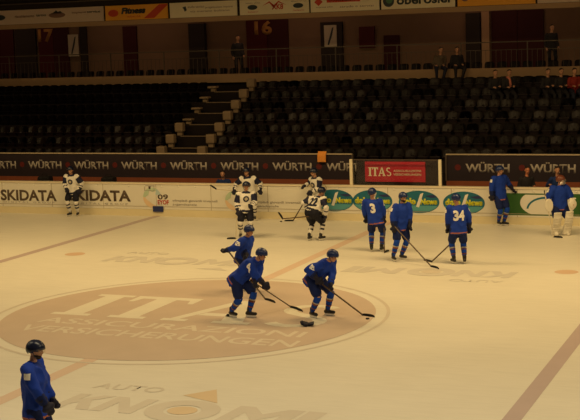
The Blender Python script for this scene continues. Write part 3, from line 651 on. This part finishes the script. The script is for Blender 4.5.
    if civil:
        coat, trou = {'dark': ('coat_d', 'coat_d'), 'beige': ('coat_l', 'jean'), 'red': ('coat_r', 'jean'), 'blue': ('coat_b', 'jean'), 'staff': ('coat_d', 'coat_d')}[civil]
        b = bmesh.new()
        loft(b, [(P_ - s * .10, lat * .18, bf * .14), (P_ + s * .05, lat * .185, bf * .15), (P_ + s * tl * .4, lat * .175, bf * .14), (P_ + s * tl * .75, lat * .195, bf * .145), (N_ - s * .06, lat * .19, bf * .115), (N_ + s * .01, lat * .075, bf * .075)])
        for S_, E_, W_, q in arms: capsule(b, S_, E_, .075, .062); capsule(b, E_, W_ - (W_ - E_).normalized() * .03, .060, .045)
        obj('coat', remesh(b, .02, 2, .014), coat, root, True)
        b = bmesh.new(); ellip(b, P_ - s * .03, lat * .17, bf * .13, s * .11)
        for A0, K_, A_, q in legs: capsule(b, A0, K_, .10, .075); capsule(b, K_, A_ + UP * .02, .073, .055)
        obj('trousers', remesh(b, .02, 2, .01), trou, root, True)
        for A0, K_, A_, q in legs:
            b = bmesh.new(); capsule(b, A_ - UP * .055 - f * .03, A_ - UP * .062 + f * .16 + lat * q * .03, .048, .038); capsule(b, A_, A_ - UP * .04, .05, .05); obj('shoe', remesh(b, .016, 2), 'boot', root, True)
        return root, WR, WL
    # --- jersey
    bulk = 1.15 if goalie else 1.0
    b = bmesh.new()
    hem = P_ - s * (.13 - hemoff)
    loft(b, [(hem, lat * .235 * bulk, bf * .185 * bulk), (P_ + s * (.03 + hemoff * .8), lat * .225 * bulk, bf * .18 * bulk), (P_ + s * tl * (.35 if hemoff == 0 else .45), lat * .21 * bulk, bf * .17 * bulk), (P_ + s * tl * .7, lat * .235 * bulk, bf * .175 * bulk), (N_ - s * .09, lat * .235 * bulk, bf * .145 * bulk), (N_ - s * .02, lat * .13, bf * .10), (N_ + s * .015, lat * .08, bf * .08)])
    for S_, E_, W_, q in arms:
        capsule(b, S_ - s * .005, E_, .105 * bulk, .088 * bulk); capsule(b, E_, W_ - (W_ - E_).normalized() * .055, .085 * bulk, .066)
    me = remesh(b, .018, 3, wr * 1.6, 6)
    base = {'blue': 'blue', 'white': 'white'}[team]
    mats = [base, 'dnavy' if team == 'white' else 'navy', 'orange' if team == 'blue' else 'dnavy', 'white']
    for p in me.polygons:
        c = p.center; along = (c - P_).dot(s); off = abs((c - (P_ + s * along)).dot(lat)); p.material_index = 0
        inarm = None
        for S_, E_, W_, q in arms:
            d1 = E_ - S_; t1 = max(0, min(1, (c - S_).dot(d1) / d1.length_squared)); D1 = (c - (S_ + d1 * t1)).length
            d2 = W_ - E_; t2 = max(0, min(1, (c - E_).dot(d2) / d2.length_squared)); D2 = (c - (E_ + d2 * t2)).length
            if min(D1, D2) < .125 * bulk and off > .13: inarm = (t1 if D1 < D2 else 1 + t2)
        if inarm is not None:
            if team == 'blue':
                if 1.42 < inarm: p.material_index = 1
            else:
                if .12 < inarm < .95: p.material_index = 1 if (c - P_).dot(lat) * (c - P_).dot(lat) > .03 else 0
                if 1.35 < inarm < 1.5: p.material_index = 2
        else:
            if team == 'blue' and -.115 < along < -.085: p.material_index = 2
            if team == 'white' and -.10 + hemoff < along < -.03 + hemoff: p.material_index = 1
            if team == 'white' and along > tl - .045: p.material_index = 1
    jer = obj('jersey', me, mats, root, True)
    if number: project_text(me, number, P_ + s * tl * .58, -(-lat) if True else lat, s, -bf, .30 if len(number) > 1 else .15, .28, 'back_number', 'num' if team == 'blue' else 'dnavy', root)
    if team == 'white': project_disc(me, P_ + s * tl * .60, lat, s, bf, .095, 'crest', 'dnavy', root); project_disc(me, P_ + s * tl * .60, lat, s, bf, .050, 'crest_centre', 'pale', root).data.transform(Matrix.Translation(bf * .004)); 
    if sleeve: project_text(me, sleeve, SR * .62 + ER * .38 , bf * .8 - UP * 0 - s * 0, UP * .9 + s * .3, (lat + UP * .35).normalized(), .13, .19, 'sleeve_number', 'num', root)
    elif team == 'blue' and patch:
        for S_, E_, W_, q in arms: project_text(me, 'I', S_ * .75 + E_ * .25, bf, UP, lat * q, .10, .09, 'shoulder_patch', 'num', root)
    # --- pants
    b = bmesh.new(); ellip(b, P_ - s * (.04 - hemoff * .4), lat * .205 * bulk * pk, bf * .165 * bulk * pk, s * (.13 + hemoff * .6))
    for A0, K_, A_, q in legs: capsule(b, A0, A0 + (K_ - A0) * .80, .135 * bulk * pk, .115 * bulk * pk)
    me = remesh(b, .02, 3, .014, 6); obj('pants', me, 'navy' if team == 'blue' else 'black', root, True)
    # --- socks over shin pads, skates
    for A0, K_, A_, q in legs:
        d = (A_ - K_).normalized(); x, y, d = frame(d); th = (K_ - A0).normalized()
        b = bmesh.new(); loft(b, [(K_ - th * .10, x * .078, y * .078), (K_ - th * .02 + f * .012, x * .084, y * .084), (K_ + d * .06 + f * .010, x * .080, y * .080), (K_ + d * .18, x * .074, y * .076), (K_ + d * .28, x * .064, y * .068), (A_ - d * .06, x * .052, y * .054), (A_ + d * .0, x * .050, y * .050)])
        so = obj('sock', b, 'socks' if team == 'blue' else 'white', root, True)
        for t0, t1, mm in (((.13, .165, 'white'), (.165, .205, 'orange'), (.30, .33, 'orange')) if team == 'blue' else ((.08, .13, 'dnavy'), (.20, .25, 'dnavy'))):
            rr = lambda t: (.0835 - .0835 * .6 * max(0, t - .06)) * 1.0 + (-.004 if t > .25 else 0)
            b = bmesh.new(); loft(b, [(K_ + d * t0 + f * .004, x * rr(t0), y * rr(t0)), (K_ + d * t1 + f * .004, x * rr(t1), y * rr(t1))], False); bmesh.ops.solidify(b, geom=b.faces[:], thickness=.004); obj('sock_stripe', b, mm, root, True)
        fd = (f + lat * q * .22).normalized(); b = bmesh.new(); zf = AZ = A_.z
        fx = fd; base_ = Vector((A_.x, A_.y, 0))
        capsule(b, A_ + UP * .05, base_ + UP * .115 - fx * .01, .056, .050); capsule(b, base_ + UP * .098 - fx * .055, base_ + UP * .092 + fx * .15, .044, .038)
        sk = obj('skate', remesh(b, .014, 2), 'boot', root, True)
        rt = fx.cross(UP)
        def slab(z0, z1, y0, y1, hw, taper=.0):
            bb = bmesh.new(); vs = []
            for z, y0_, y1_ in ((z0, y0 + taper, y1 - taper), (z1, y0, y1)):
                for yy, xx in ((y0_, -hw), (y1_, -hw), (y1_, hw), (y0_, hw)): vs.append(bb.verts.new(base_ + fx * yy + rt * xx + UP * z))
            for q4 in ((0, 1, 2, 3), (4, 5, 6, 7), (0, 1, 5, 4), (1, 2, 6, 5), (2, 3, 7, 6), (3, 0, 4, 7)): bb.faces.new([vs[i] for i in q4])
            return bb
        obj('blade_holder', slab(.022, .065, -.09, .17, .014, .02), 'holder', sk); obj('runner', slab(.0025, .024, -.10, .18, .003, .015), 'steel', sk)
    # --- gloves
    for S_, E_, W_, q in arms:
        d = (W_ - E_).normalized(); g = (f * .6 - lat * q * .8 + UP * .3)
        if goalie: continue
        b = bmesh.new(); x, y, d = frame(d); loft(b, [(W_ - d * .10, x * .078, y * .078), (W_ - d * .03, x * .060, y * .056), (W_ + d * .01, x * .055, y * .050)]); hand_bm(b, W_, d, g, 1.12, 2.2)
        ellip(b, W_ + d * .045 + d.cross(g).normalized() * .012, d * .065, (g - d * g.dot(d)).normalized() * .058, d.cross(g).normalized() * .032)
        obj('glove', remesh(b, .012, 1), 'glove', root, True)
    if goalie:
        for A0, K_, A_, q in legs:
            c0 = Vector((A_.x, A_.y, 0)) + f * .10; top = K_ + f * .12 + UP * .20; d = (top - c0).normalized(); b = bmesh.new(); n = 9
            for i in range(n):
                t0 = i / n; t1 = (i + 1) / n; p0 = c0 + (top - c0) * (t0 + .01); p1 = c0 + (top - c0) * (t1 - .01); hw = .145 if t0 < .75 else .13
                bulge = .02 if 3 < i < 7 else 0
                loft(b, [(p0 + UP * .02 + f * bulge, lat * hw * .97, f * .055), ((p0 + p1) / 2 + UP * .02 + f * bulge, lat * hw, f * .075), (p1 + UP * .02 + f * bulge, lat * hw * .97, f * .055)])
            capsule(b, c0 + UP * .06, c0 + UP * .05 + f * .12, .075, .06); loft(b, [(c0 + UP * .04, lat * .12, f * .04), (top - d * .05, lat * .12, f * .04)])
            obj('leg_pad', remesh(b, .018, 2), 'padw', root, True)
        # blocker (right), catcher (left)
        d = (WR - ER).normalized(); b = bmesh.new(); side = lat
        cB = WR + f * .07; u1 = (UP * .9 - f * .1).normalized(); r1 = lat
        loft(b, [(cB + f * -.02, r1 * .13, u1 * .20), (cB + f * .03, r1 * .125, u1 * .195)]); capsule(b, WR - d * .08, WR + d * .05, .07, .065); obj('blocker', remesh(b, .014, 1), 'padw', root, True)
        d = (WL - EL).normalized(); b = bmesh.new(); c0 = WL + d * .05; ellip(b, c0 + f * .03, lat * .13, f * .06, UP * .15); capsule(b, WL - d * .10, WL, .085, .08); capsule(b, c0 + UP * .14 + lat * .06, c0 + UP * .16 - lat * .1, .035, .03); obj('catcher', remesh(b, .014, 2), 'padw', root, True)
    return root, WR, WL

def world(ground, p, floor=0): return Vector((ground[0], ground[1], floor)) + Matrix.Rotation(VIEW_RZ, 3, 'Z') @ Vector((p[0], -p[1], p[2]))
def stick(label, top, heel, tip, group='hockey sticks held by players', pale=False, pad=False, mid=None):
    top = Vector(top); heel = Vector(heel); tip = Vector(tip); root = tag(empty('hockey_stick', heel), label, 'hockey stick', group)
    d = (heel - top).normalized(); b = bmesh.new(); T = top - heel; side = (tip - heel).cross(d).normalized(); up2 = d.cross(side)
    hv = Vector((0, 0, .025))
    loft_pts = [T, hv + (T - hv) * .02, hv]
    vs = []
    for p in (T, hv):
        vs.append([b.verts.new(p + side * x + up2 * y) for x, y in ((-.011, -.016), (.011, -.016), (.011, .016), (-.011, .016))])
    for i in range(4): b.faces.new((vs[0][i], vs[0][(i + 1) % 4], vs[1][(i + 1) % 4], vs[1][i]))
    b.faces.new(vs[0][::-1]); b.faces.new(vs[1]); obj('shaft', b, 'shaftl' if pale else 'shaft', root)
    b = bmesh.new(); capsule(b, T, T - T.normalized() * .02, .018, .018); capsule(b, T, T - T.normalized() * .14, .0165, .0165); obj('butt_tape', b, 'tape', root, True)
    bd = (tip - heel); n = 8; b = bmesh.new(); prev = None; L = bd.length; bd.normalize(); nrm = bd.cross(UP).normalized() if abs(bd.z) < .8 else side; bu = nrm.cross(bd).normalized()
    if bu.z < 0: bu = -bu
    for i in range(n + 1):
        t = i / n; c = bd * (L * t - .01) + nrm * .035 * t * t + Vector((0, 0, .003)); h = .046 + .012 * math.sin(t * PI) - (.018 if i == n else 0)
        if abs(bd.z) > .5: c = bd * L * t
        r = [b.verts.new(c + nrm * x + bu * z) for x, z in ((-.007, 0), (.007, 0), (.005, h), (-.005, h))]
        if prev:
            for k in range(4): b.faces.new((prev[k], prev[(k + 1) % 4], r[(k + 1) % 4], r[k]))
        else: b.faces.new(r[::-1])
        prev = r
    b.faces.new(prev); obj('blade', b, 'tape', root)
    return root
def ext(a, b, l):      # point beyond a, away from b
    a = Vector(a); return a + (a - Vector(b)).normalized() * l

PEOPLE = {}
def player(key, *a, **k):
    r, WR, WL = figure(*a, **k); g = a[1]; mw = Matrix.Translation((g[0], g[1], k.get('floor', 0))) @ Matrix.Rotation(VIEW_RZ, 4, 'Z')
    PEOPLE[key] = (mw @ WR, mw @ WL); return r
B = 'skaters in blue'; Wt = 'skaters in white'
player('b_c', 'person in blue kit bending forward head down, between two others at the centre circle', (1.32, -.03), (-.03, 0, .88), (.36, .12, 1.27), (.50, .20, 1.43), (.56, .42, .80), (.36, .34, .86), (-.203, -.1, .15), (.189, -.02, .15), (.8, .6), (.85, .4, -.35), group=B, wr=.02, sleeve='4')
player('b_back', 'person in blue kit crouching just behind the bending player at the centre circle', (.15, 2.87), (-.06, 0, .82), (.07, .15, 1.33), (.134, .2, 1.50), (-.43, .25, 1.06), (.0, .42, .80), (-.148, -.1, .15), (.148, -.05, .15), (.9, .45), (.85, .5, -.3), group=B)
player('b_r', 'person in blue kit leaning over a stick with the puck, right in the centre circle', (2.99, .48), (-.10, 0, .86), (.19, .15, 1.24), (.305, .24, 1.38), (-.038, .38, .92), (.24, .40, .72), (-.162, .06, .15), (.183, -.10, .15), (.72, .68), (.8, .55, -.25), group=B, wr=.02)
player('n3', 'person in blue kit seen from behind with a single white three', (1.48, 9.05), (-.02, 0, .93), (-.09, -.03, 1.47), (-.10, -.03, 1.68), (.223, -.10, .90), (-.27, -.3, .82), (.135, -.03, .15), (-.15, -.08, .15), (.25, -.97), (.5, -.8), group=B, number='3')
player('n5', 'person in blue kit with bare orange-lit face, standing upright between numbers 3 and 34', (2.49, 7.89), (.06, 0, .95), (.11, 0, 1.50), (.145, .03, 1.71), (-.15, .22, .90), (.31, .15, .86), (-.161, .17, .15), (.09, -.03, .15), (.45, .9), (.6, .75), group=B, beard=True)
player('n34', 'person in blue kit seen from behind with a two-digit white number', (4.25, 7.6), (0, 0, .95), (-.012, -.03, 1.52), (-.046, -.05, 1.73), (.32, -.12, .88), (-.27, -.15, .84), (.15, 0, .15), (-.13, -.04, .15), (-.1, -1), (-.5, -.8, -.1), group=B, number='34')
player('b_bd', 'person in blue kit standing beside the green advert, one arm on the boards', (3.76, 14.62), (-.02, 0, .95), (-.046, 0, 1.53), (-.02, 0, 1.76), (-.31, .15, .95), (.42, -.22, 1.13), (-.06, -.03, .15), (.10, .03, .15), (.5, .85), (.9, .4), group=B)
player('goal', 'person in goalie kit with white leg pads before the green advert', (5.89, 13.05), (.005, 0, .90), (.01, .03, 1.47), (.03, .07, 1.65), (-.38, .25, .95), (.34, .22, .99), (-.16, -.02, .15), (.18, -.03, .15), (.25, .97), (.8, .6), group=None, goalie=True)
player('w_f', 'person in white kit with crest, holding the stick upright, nearest of the white pair', (-3.42, 10.8), (.06, 0, .93), (.09, 0, 1.40), (.105, .02, 1.61), (-.17, .15, .86), (.25, .3, 1.03), (-.12, -.05, .15), (.155, -.03, .15), (.1, 1), (.2, 1), team='white', group=Wt)
player('w_b', 'person in white kit stretching an arm sideways at the boards, behind another white skater', (-4.84, 14.45), (.03, 0, .92), (-.03, .05, 1.45), (-.06, .08, 1.67), (-.50, .12, 1.07), (.38, .15, 1.03), (-.13, -.03, .15), (.16, -.02, .15), (-.1, 1), (-.6, .8), team='white', group=Wt)
player('w22', 'person in white kit bending forward with number 22 on the back', (-1.01, 10.63), (-.06, 0, .87), (.15, -.1, 1.33), (.24, -.12, 1.47), (.33, .10, .80), (-.15, -.25, .92), (.18, -.05, .15), (-.17, -.10, .15), (.6, -.8), (.7, -.6, -.2), team='white', number='22', group=Wt, wr=.02, hemoff=.14, pk=1.15)
player('w_t', 'person in white kit leaning a hand on the boards, behind number 22', (-2.40, 14.55), (.03, 0, .92), (-.04, 0.0, 1.44), (-.10, 0.02, 1.66), (-.42, -.20, 1.20), (-.20, .2, 1.02), (-.07, -.06, .15), (.127, -.05, .15), (-.8, .6), (-.9, .3), team='white', group=Wt)
player('w_l', 'person in white kit standing alone before the dark brown lettering on the boards', (-11.83, 14.55), (.02, 0, .92), (-.01, .02, 1.44), (-.03, .05, 1.66), (-.19, .2, 1.00), (.27, .12, .95), (-.125, .04, .15), (.156, .06, .15), (-.25, .95), (-.35, .9), team='white', group=Wt)
player('fg', 'person in blue kit standing in profile in the near foreground, cut by the frame edge', (2.83, -10.47), (.01, 0, .97), (-.01, 0, 1.62), (.05, 0, 1.81), (.22, .30, 1.10), (.25, -.05, 1.04), (-.03, .05, .15), (.03, -.08, .15), (.97, .15), (.97, .1, -.08), group=B, beard=True, dark_helm=True, wr=.02)

g = (1.32, -.03); st = PEOPLE
stick('dark stick of the bending player, blade on the right inside the circle', ext(st['b_c'][1], st['b_c'][0], .12), (1.98, 1.26, 0), (2.46, .90, 0))
stick('dark stick of the crouching rear player, blade between the two centre players', st['b_back'][0] + Vector((0, 0, .05)), (1.06, 1.95, 0), (1.47, 1.67, 0))
stick('dark stick of the leaning player, blade beside the puck at the circle edge', ext(st['b_r'][0], st['b_r'][1], .1), (3.86, .82, 0), (4.20, .74, 0))
stick('dark stick held low beside number 3', st['n3'][0] + Vector((0, 0, .06)), (1.75, 8.9, 0), (1.75, 9.22, 0))
stick('dark stick reaching right from the upright player between numbers 3 and 34', st['n5'][0] + Vector((0, 0, .04)), (3.65, 7.01, 0), (3.98, 6.72, 0))
stick('dark stick of number 34, blade reaching left', st['n34'][0] + Vector((0, 0, .03)), (3.48, 7.68, 0), (3.16, 7.90, 0))
stick('pale stick held upright by the nearest white skater', st['w_f'][0] + Vector((0, 0, .18)), (-3.60, 10.55, 0), (-3.86, 10.42, 0), pale=True)
a = st['w_b'][0]; stick('stick held level above the boards by the reaching white skater', world((-4.84, 14.45), (-.30, .16, 1.02)), world((-4.84, 14.45), (-1.10, .14, 1.10)), world((-4.84, 14.45), (-1.32, .14, 1.26)), pale=True)
stick('dark stick of number 22 held level at waist height, blade turned up', st['w22'][0] + Vector((0, 0, 0)), world((-1.01, 10.63), (-.97, .12, .70)), world((-1.01, 10.63), (-1.10, .12, .92)))
stick('dark stick slanting down to the ice between number 22 and the boards', st['w_t'][1] + Vector((0, 0, .08)), (-3.30, 14.55, 0), (-3.58, 14.42, 0))
stick('pale goalie stick held upright in the blocker hand', st['goal'][0] + Vector((-.10, -.02, .42)), world((5.89, 13.05), (-.26, .46, 0)), world((5.89, 13.05), (.0, .58, 0)), pale=True, group='goalie sticks')
def puck(x, y, lab):
    b = bmesh.new(); bmesh.ops.create_cone(b, cap_ends=True, segments=24, radius1=.04, radius2=.04, depth=.026); bmesh.ops.translate(b, verts=b.verts[:], vec=(x, y, .0155))
    bmesh.ops.bevel(b, geom=[e for e in b.edges if abs((e.verts[0].co - e.verts[1].co).z) < .001], offset=.003, segments=2, affect='EDGES')
    simple('puck', b, 'rubber', lab, 'puck', 'pucks on the ice')
puck(4.09, .50, 'black puck beside the blade at the right edge of the circle'); puck(-3.66, 14.35, 'black puck on the ice near the boards left of number 22')
# dropped glove
gl = tag(empty('hockey_glove', (3.03, -.46, .036), .3), 'dark glove lying on the ice in front of the leaning player', 'glove')
b = bmesh.new(); loft(b, [(Vector((.17, 0, .03)), Vector((0, .12, 0)), Vector((0, 0, .035))), (Vector((.05, 0, .005)), Vector((0, .07, 0)), Vector((0, 0, .033)))]); hand_bm(b, Vector((.05, 0, .01)), Vector((-1, 0, -.03)).normalized(), Vector((0, 1, 0)), 1.15, 2.3)
obj('cuff_and_fingers', remesh(b, .012, 1), 'glove', gl, True)
b = bmesh.new(); 
for i in range(3): capsule(b, (.0 + .045 * i - .02, -.05, .022), (.0 + .045 * i - .02, .05, .022), .018, .018)
obj('backhand_rolls', b, 'glove', gl, True)

# staff behind the boards and spectators
figure('person in dark coat with flushed face standing behind the boards, right of the blue skater', (4.30, 16.0), (0, 0, .92), (0, 0, 1.42), (.02, .03, 1.63), (-.2, .25, 1.1), (.2, .25, 1.1), (-.1, 0, .08), (.1, 0, .08), (.1, 1), civil='staff', detail=False)
figure('person in dark blue jacket standing behind the boards, beyond the goalie', (5.28, 16.0), (0, 0, .92), (0, 0, 1.43), (0, .03, 1.64), (-.28, .15, 1.2), (.22, .2, 1.05), (-.1, 0, .08), (.1, 0, .08), (.2, 1), civil='blue', detail=False)
figure('person in dark blue jacket stooping behind the boards below the silver lettering', (-6.55, 16.1), (0, -.1, .80), (0, .1, 1.22), (-.02, .18, 1.42), (-.25, .35, 1.0), (.22, .35, 1.0), (-.12, -.1, .08), (.12, -.1, .08), (0, 1), civil='blue', detail=False)
figure('person in black standing on the upper terrace before gate 16', (-10.15, 25.7), (0, 0, .9), (0, 0, 1.42), (.02, .02, 1.63), (-.22, .1, .85), (.25, .1, .88), (-.09, 0, .08), (.1, 0, .08), (.3, 1), civil='dark', floor=4.56, detail=False)
def percher(lab, x, coat, lean):
    return figure(lab, (x, 24.22), (0, 0, .11), (lean, .04, .55), (lean * 1.2, .10, .74), (-.16, .22, .16), (.16, .22, .16), (-.13, .40, -.38), (.10, .40, -.40), (.1, .98), civil=coat, floor=4.71, detail=False)
percher('person in beige coat sitting on the pale beam with legs hanging down', -.86, 'beige', .06)
percher('person in black coat sitting on the pale beam beside the beige coat', -.10, 'dark', -.03)
figure('person in black standing on the upper terrace behind the far end of the beam', (3.25, 25.8), (0, 0, .9), (0, 0, 1.42), (.02, .02, 1.63), (-.22, .1, .85), (.25, .1, .88), (-.09, 0, .08), (.1, 0, .08), (.1, 1), civil='dark', floor=4.56, detail=False)
def sitter(lab, x, k, coat, **kw):      # sits on the low step seat, feet on the tread below
    y = Y0 + DY * k - .06
    return figure(lab, (x, y), (0, 0, .27), (0, .06, .74), (0, .12, .94), (-.12, .38, .42), (.12, .38, .42), (-.11, .50, -.31), (.11, .50, -.31), (.2, .95), civil=coat, floor=FZ + DZ * k, detail=False, **kw)
r, _, _ = sitter('person in dark coat with a red and white scarf seated in the upper rows', 2.30, 5, 'dark')
b = bmesh.new(); tube(b, [(-.09, -.04, .78), (-.06, -.17, .77), (0.0, -.225, .71), (.02, -.235, .56), (.03, -.22, .42)], [.03, .035, .04, .045, .04], 8); obj('scarf', b, 'scarf', r, True)
sitter('person in black coat seated left of the red and white scarf', 1.78, 5, 'dark'); sitter('person in dark coat seated in the upper rows, left of two at the far end', 3.74, 5, 'dark'); sitter('person in black coat seated in the upper rows between dark and red coats', 4.22, 5, 'dark'); sitter('person in red coat seated in the upper rows at the far end', 4.70, 5, 'red')
